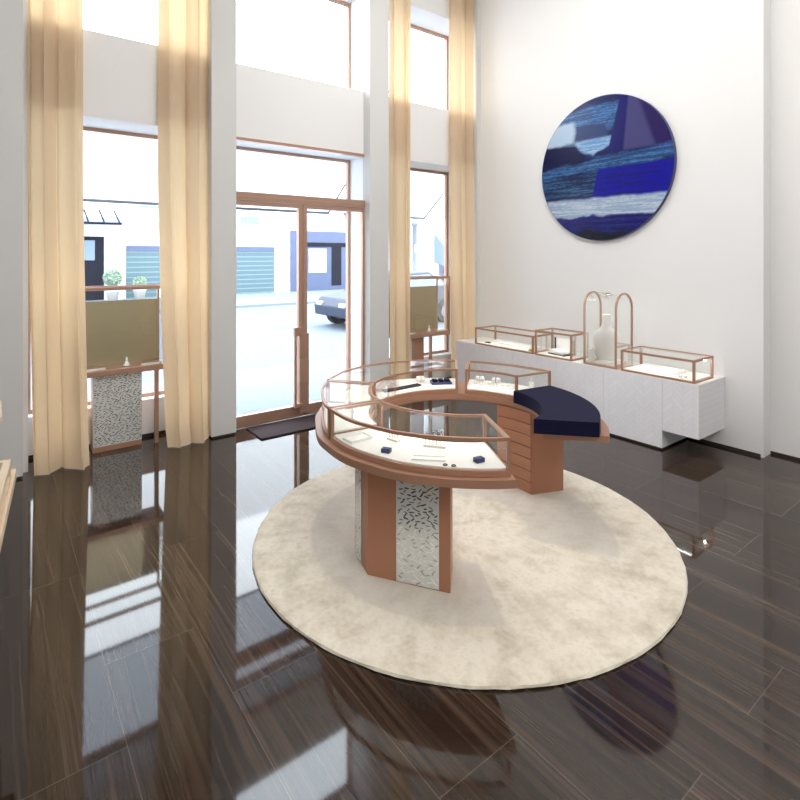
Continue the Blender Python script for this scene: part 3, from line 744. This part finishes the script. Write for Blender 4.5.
# ------------------------------------------------------------------ white counter on the right wall
CX0, CZ = 4.625, .628
CT = thing('wall_counter', 'long white herringbone counter cantilevered along the right wall', 'counter', (4.88, 3.4, 0))
def cb(name, x0, x1, y0, y1, z0, z1, m, parent=CT, bevel=0): return box_obj(name, x0-4.88, x1-4.88, y0-3.4, y1-3.4, z0, z1, m, parent, bevel)
XB = XR-.006
cb('base', CX0, XB, 2.30, 4.90, .02, .175, M['herring'])
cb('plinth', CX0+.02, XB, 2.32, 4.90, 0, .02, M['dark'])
ys = [1.995, 2.30, 2.86, 3.42, 3.98, 4.54, 4.90]
for a, c in zip(ys, ys[1:]): cb('panel', CX0, XB, a+.0015, c-.0015, .175, CZ-.012, M['herring'])
cb('countertop', CX0, XB, 1.995, 4.90, CZ-.012, CZ, M['white'])
def box_case(x0, x1, y0, y1, h, label, w=.018, led=True, fr='copper'):
    z = CZ+.001
    C = thing('display_case', label, 'display case', ((x0+x1)/2, (y0+y1)/2, z), 0, 'rectangular glass cases on the wall counter')
    a, d = (x1-x0)/2, (y1-y0)/2; F = M[fr]
    box_obj('base', -a, a, -d, d, 0, .016, F, C, .001)
    box_obj('deck', -a+w, a-w, -d+w, d-w, .016, .022, M['deck'], C)
    b = MB()
    for sx in (-1, 1):
        for sy in (-1, 1):
            xa, xb = sorted((sx*a, sx*(a-w))); ya, yb = sorted((sy*d, sy*(d-w))); b.box(xa, xb, ya, yb, .016, h, F)
    b.box(-a, -a+w, -d+w, d-w, h-w, h, F); b.box(a-w, a, -d+w, d-w, h-w, h, F)
    b.box(-a+w, a-w, -d, -d+w, h-w, h, F); b.box(-a+w, a-w, d-w, d, h-w, h, F)
    b.build('frame', C)
    b = MB(); e = .006; q = [(-a+e, -d+e), (a-e, -d+e), (a-e, d-e), (-a+e, d-e)]
    for k in range(4):
        p, r = q[k], q[(k+1) % 4]; b.add([(*p, .016), (*r, .016), (*r, h-.003), (*p, h-.003)], [(0, 1, 2, 3)], M['cglass'])
    b.add([(*p, h-.003) for p in q], [(0, 1, 2, 3)], M['cglass']); b.build('glass', C)
    b = MB(); b.box(-a+.006, -a+.012, -d+.03, d-.03, h-w-.0006, h-w-.0001, M['led']); b.build('light_strip', C)
    return C
box_case(CX0, CX0+.36, 3.695, 4.565, .197, 'long low glass case at the far end of the white counter, next to the corner')
box_case(CX0, CX0+.30, 3.215, 3.67, .267, 'short taller glass case between the long low case and the arched vitrine')
c4 = box_case(CX0, CX0+.36, 2.03, 2.685, .194, 'low glass case at the near end of the white counter')
b = MB(); b.lathe([(.001, -.006), (.008, -.004), (.010, 0), (.001, .002)], M['spot'], n=12); o = b.build('spotlight', c4, True); o.location = (.10, -.29, .158)
# arched vitrine
AV = thing('arched_vitrine', 'tall arched glass vitrine in rose copper on the white counter', 'display case', (CX0+.15, 2.905, CZ+.001))
r_, hz = .148, .562
def arch_pts(r, n=20):
    return [(-r, .016)]+[(-r*math.cos(PI*k/n), hz-.0+r*math.sin(PI*k/n)) for k in range(n+1)]+[(r, .016)]
def arch_bar(b, y0, y1, r, w, m):
    o = arch_pts(r); i = arch_pts(r-w); n = len(o)
    vs = [(x, y0, z) for x, z in o]+[(x, y0, z) for x, z in i]+[(x, y1, z) for x, z in o]+[(x, y1, z) for x, z in i]; fs = []
    for k in range(n-1):
        fs += [(k, k+1, n+k+1, n+k), (2*n+k, 3*n+k, 3*n+k+1, 2*n+k+1), (k, 2*n+k, 2*n+k+1, k+1), (n+k, n+k+1, 3*n+k+1, 3*n+k)]
    fs += [(0, n, 3*n, 2*n), (n-1, 2*n+n-1, 3*n+n-1, n+n-1)]
    b.add(vs, fs, m)
box_obj('base', -r_, r_, -.175, .175, 0, .016, M['pinkgold'], AV, .001)
for s in (-1, 1):
    b = MB(); ya, yb = sorted((s*.175, s*.158)); arch_bar(b, ya, yb, r_, .014, M['pinkgold']); b.build('arch_frame', AV)
b = MB(); pts = arch_pts(r_-.006); n = len(pts)
b.add([(x, -.158, z) for x, z in pts]+[(x, .158, z) for x, z in pts], [(k, k+1, n+k+1, n+k) for k in range(n-1)], M['cglass'])
for y in (-.166, .166): b.add([(x, y, z) for x, z in pts], [tuple(range(n))], M['cglass'])
b.build('glass', AV)
b = MB(); b.box(-.10, .10, -.13, .13, .016, .02, M['deck']); b.build('deck', AV)
cp = MB(); cp.lathe([(.02, hz+r_-.022), (.024, hz+r_-.022), (.024, hz+r_-.008), (.01, hz+r_-.007)], M['pinkgold'], n=16); cp = cp.build('fill_cap', AV, True)  # added cap that hides the glowing disc from above
b = MB(); b.lathe([(.019, hz+r_-.0226), (.019, hz+r_-.0222)], M['spot'], n=16); b.build('fill_disc', cp)  # unseen glowing disc added to brighten the bust
zc = CZ+.0215
necklace_bust((CX0+.155, 2.925, zc), -rad(58), 1.2, 'large white necklace bust inside the arched vitrine')
o = thing('display_block', 'small white block beside the large bust in the arched vitrine', 'display block', (CX0+.05, 3.02, zc))
box_obj('block', -.022, .022, -.022, .022, 0, .13, M['white'], o, .002); b = MB(); b.tube([(.012*math.cos(k*PI/8), .012*math.sin(k*PI/8), .133) for k in range(16)], .003, M['silver'], 6, True); b.build('ring', o, True)
def wtray(x, y, z, sx, sy, h, label, m='white'):
    o = thing('jewellery_tray', label, 'tray', (x, y, z)); box_obj('tray_base', -sx/2, sx/2, -sy/2, sy/2, 0, h, M[m], o, .004)
    return o
zd = CZ+.0232
t1 = wtray(CX0+.19, 4.13, zd, .16, .60, .026, 'white padded tray in the long low counter case')
t2 = wtray(CX0+.19, 2.40, zd, .16, .36, .03, 'white padded tray in the near end counter case')
def bangle(x, y, z, label, m='black', r=.03):
    b = MB(); b.tube([(r*math.cos(k*PI/10), r*math.sin(k*PI/10), .006) for k in range(20)], .006, M[m], 8, True)
    tag(b.build('bangle', None, True, loc=(x, y, z)), label, 'bangle')
bangle(CX0+.075, 4.42, zd, 'dark bangle at the far end of the long low counter case')
bangle(CX0+.06, 3.77, zd, 'dark bangle at the near end of the long low counter case', 'gold', .026)
bangle(CX0+.06, 2.15, zd, 'grey bangle at the near end of the near counter case', 'silver', .032)
o = thing('presentation_box', 'open white jewellery box with black edges in the short taller counter case', 'jewellery box', (CX0+.15, 3.44, zd), -.1)
box_obj('box_base', -.09, .05, -.11, .11, 0, .012, M['black'], o, .002); box_obj('cushion', -.085, .04, -.1, .1, .012, .05, M['white'], o, .01)
box_obj('backboard', .045, .055, -.115, .115, .012, .16, M['white'], o, .002)
for y in (-.122, .115): box_obj('side_edge', .03, .06, y, y+.007, .012, .16, M['black'], o)

# ------------------------------------------------------------------ round artwork
A = thing('wall_art', 'large round blue abstract lacquer painting hung on the right wall', 'painting', (XR-.03, 3.172, 2.613))
n = 96
b = MB(); ring = [(math.cos(2*PI*k/n)*.757, math.sin(2*PI*k/n)*.757) for k in range(n)]
b.add([(-.012, y, z) for y, z in ring], [tuple(range(n))], M['art']); b.build('canvas', A)
b = MB(); o_ = [(y*1.006, z*1.006) for y, z in ring]
b.add([(-.012, y, z) for y, z in ring]+[(-.012, y, z) for y, z in o_]+[(.029, y, z) for y, z in o_], [q for k in range(n) for q in ((k, (k+1) % n, n+(k+1) % n, n+k), (n+k, n+(k+1) % n, 2*n+(k+1) % n, 2*n+k))], M['navyb'])
b.build('rim', A)

# ------------------------------------------------------------------ display desk at the left edge
DR = rad(-5.2)
def desk_at(x, y):      # offset from the desk's far right corner -> world
    return .084+x*math.cos(DR)-y*math.sin(DR), 2.94+x*math.sin(DR)+y*math.cos(DR)
DKX, DKY = desk_at(-.4, -.8)
DCX, DCY = desk_at(-.011-.345, -.131-.62)
LD = thing('display_desk', 'cream display desk cut off by the left edge of the photo', 'desk', (DKX, DKY, 0), DR)
box_obj('tabletop', -.4, .4, -.8, .8, .70, .745, M['creamw'], LD, .003)
for x in (-.36, .26):
    for y in (-.75, .70): box_obj('leg', x, x+.04, y, y+.04, 0, .70, M['creamw'], LD, .002)
box_obj('under_shelf', -.34, .28, -.73, .72, .45, .48, M['cream'], LD, .002)
LC = thing('display_case', 'low cream framed glass case on the desk at the left edge of the photo', 'display case', (DCX, DCY, .746), DR)
a, d, h, w = .345, .62, .085, .025
box_obj('base', -a, a, -d, d, 0, .014, M['creamw'], LC)
b = MB()
for sx in (-1, 1):
    for sy in (-1, 1):
        xa, xb = sorted((sx*a, sx*(a-.014))); ya, yb = sorted((sy*d, sy*(d-.014))); b.box(xa, xb, ya, yb, .014, h-.014, M['creamw'])
b.box(-a, -a+w, -d, d, h-.014, h, M['cream']); b.box(a-w, a, -d, d, h-.014, h, M['cream']); b.box(-a+w, a-w, -d, -d+w, h-.014, h, M['cream']); b.box(-a+w, a-w, d-w, d, h-.014, h, M['cream'])
b.build('frame', LC)
b = MB(); q = [(-a+.006, -d+.006), (a-.006, -d+.006), (a-.006, d-.006), (-a+.006, d-.006)]
for k in range(4):
    p, r = q[k], q[(k+1) % 4]; b.add([(*p, .014), (*r, .014), (*r, h-.014), (*p, h-.014)], [(0, 1, 2, 3)], M['cglass'])
b.add([(*p, h-.004) for p in q], [(0, 1, 2, 3)], M['cglass']); b.build('glass', LC)
CH = thing('plinth_stand', 'cream display plinth behind the desk at the left edge of the photo', 'plinth', (-.15, 3.35, 0))
box_obj('column', -.17, .17, -.17, .17, 0, .90, M['cream'], CH, .004); box_obj('top', -.185, .185, -.185, .185, .90, .93, M['cream'], CH, .004)

# ------------------------------------------------------------------ light
wd = bpy.data.worlds.new('sky'); S.world = wd; wd.use_nodes = True
nt = wd.node_tree; bg = nt.nodes['Background']
tc = nt.nodes.new('ShaderNodeTexCoord'); sp = nt.nodes.new('ShaderNodeSeparateXYZ'); rp = nt.nodes.new('ShaderNodeValToRGB')
nt.links.new(tc.outputs['Generated'], sp.inputs[0]); nt.links.new(sp.outputs[2], rp.inputs[0]); nt.links.new(rp.outputs[0], bg.inputs[0])
rp.color_ramp.elements[0].color = (.92, .96, 1, 1); rp.color_ramp.elements[1].color = (.78, .9, 1, 1)
bg.inputs[1].default_value = 9.0
def area(name, loc, rot, sx, sy, e, c=(1, 1, 1)):
    l = bpy.data.lights.new(name, 'AREA'); l.shape = 'RECTANGLE'; l.size = sx; l.size_y = sy; l.energy = e; l.color = c
    o = bpy.data.objects.new(name, l); COL.objects.link(o); o.location = loc; o.rotation_euler = rot; return o
area('fill_light', (2.4, 2.2, 5.1), (0, 0, 0), 3.5, 3.0, 62, (1, .96, .91))  # unseen overhead fill added for even room light
area('fill_light', (1.4, -1.8, 4.9), (rad(48), 0, 0), 3.5, 1.6, 170, (1, .97, .93))  # fill added behind the camera to brighten the window wall
area('wall_fill_light', (2.6, 2.6, 5.0), (0, -rad(52), 0), 1.2, 3.6, 52, (1, .96, .91))  # extra fill added and aimed to brighten the right wall

S.view_settings.view_transform = 'Standard'
S.view_settings.look = 'None'
S.view_settings.exposure = 0
S.cycles.max_bounces = 10; S.cycles.transparent_max_bounces = 24; S.cycles.glossy_bounces = 5; S.cycles.diffuse_bounces = 5
S.cycles.sample_clamp_indirect = 8
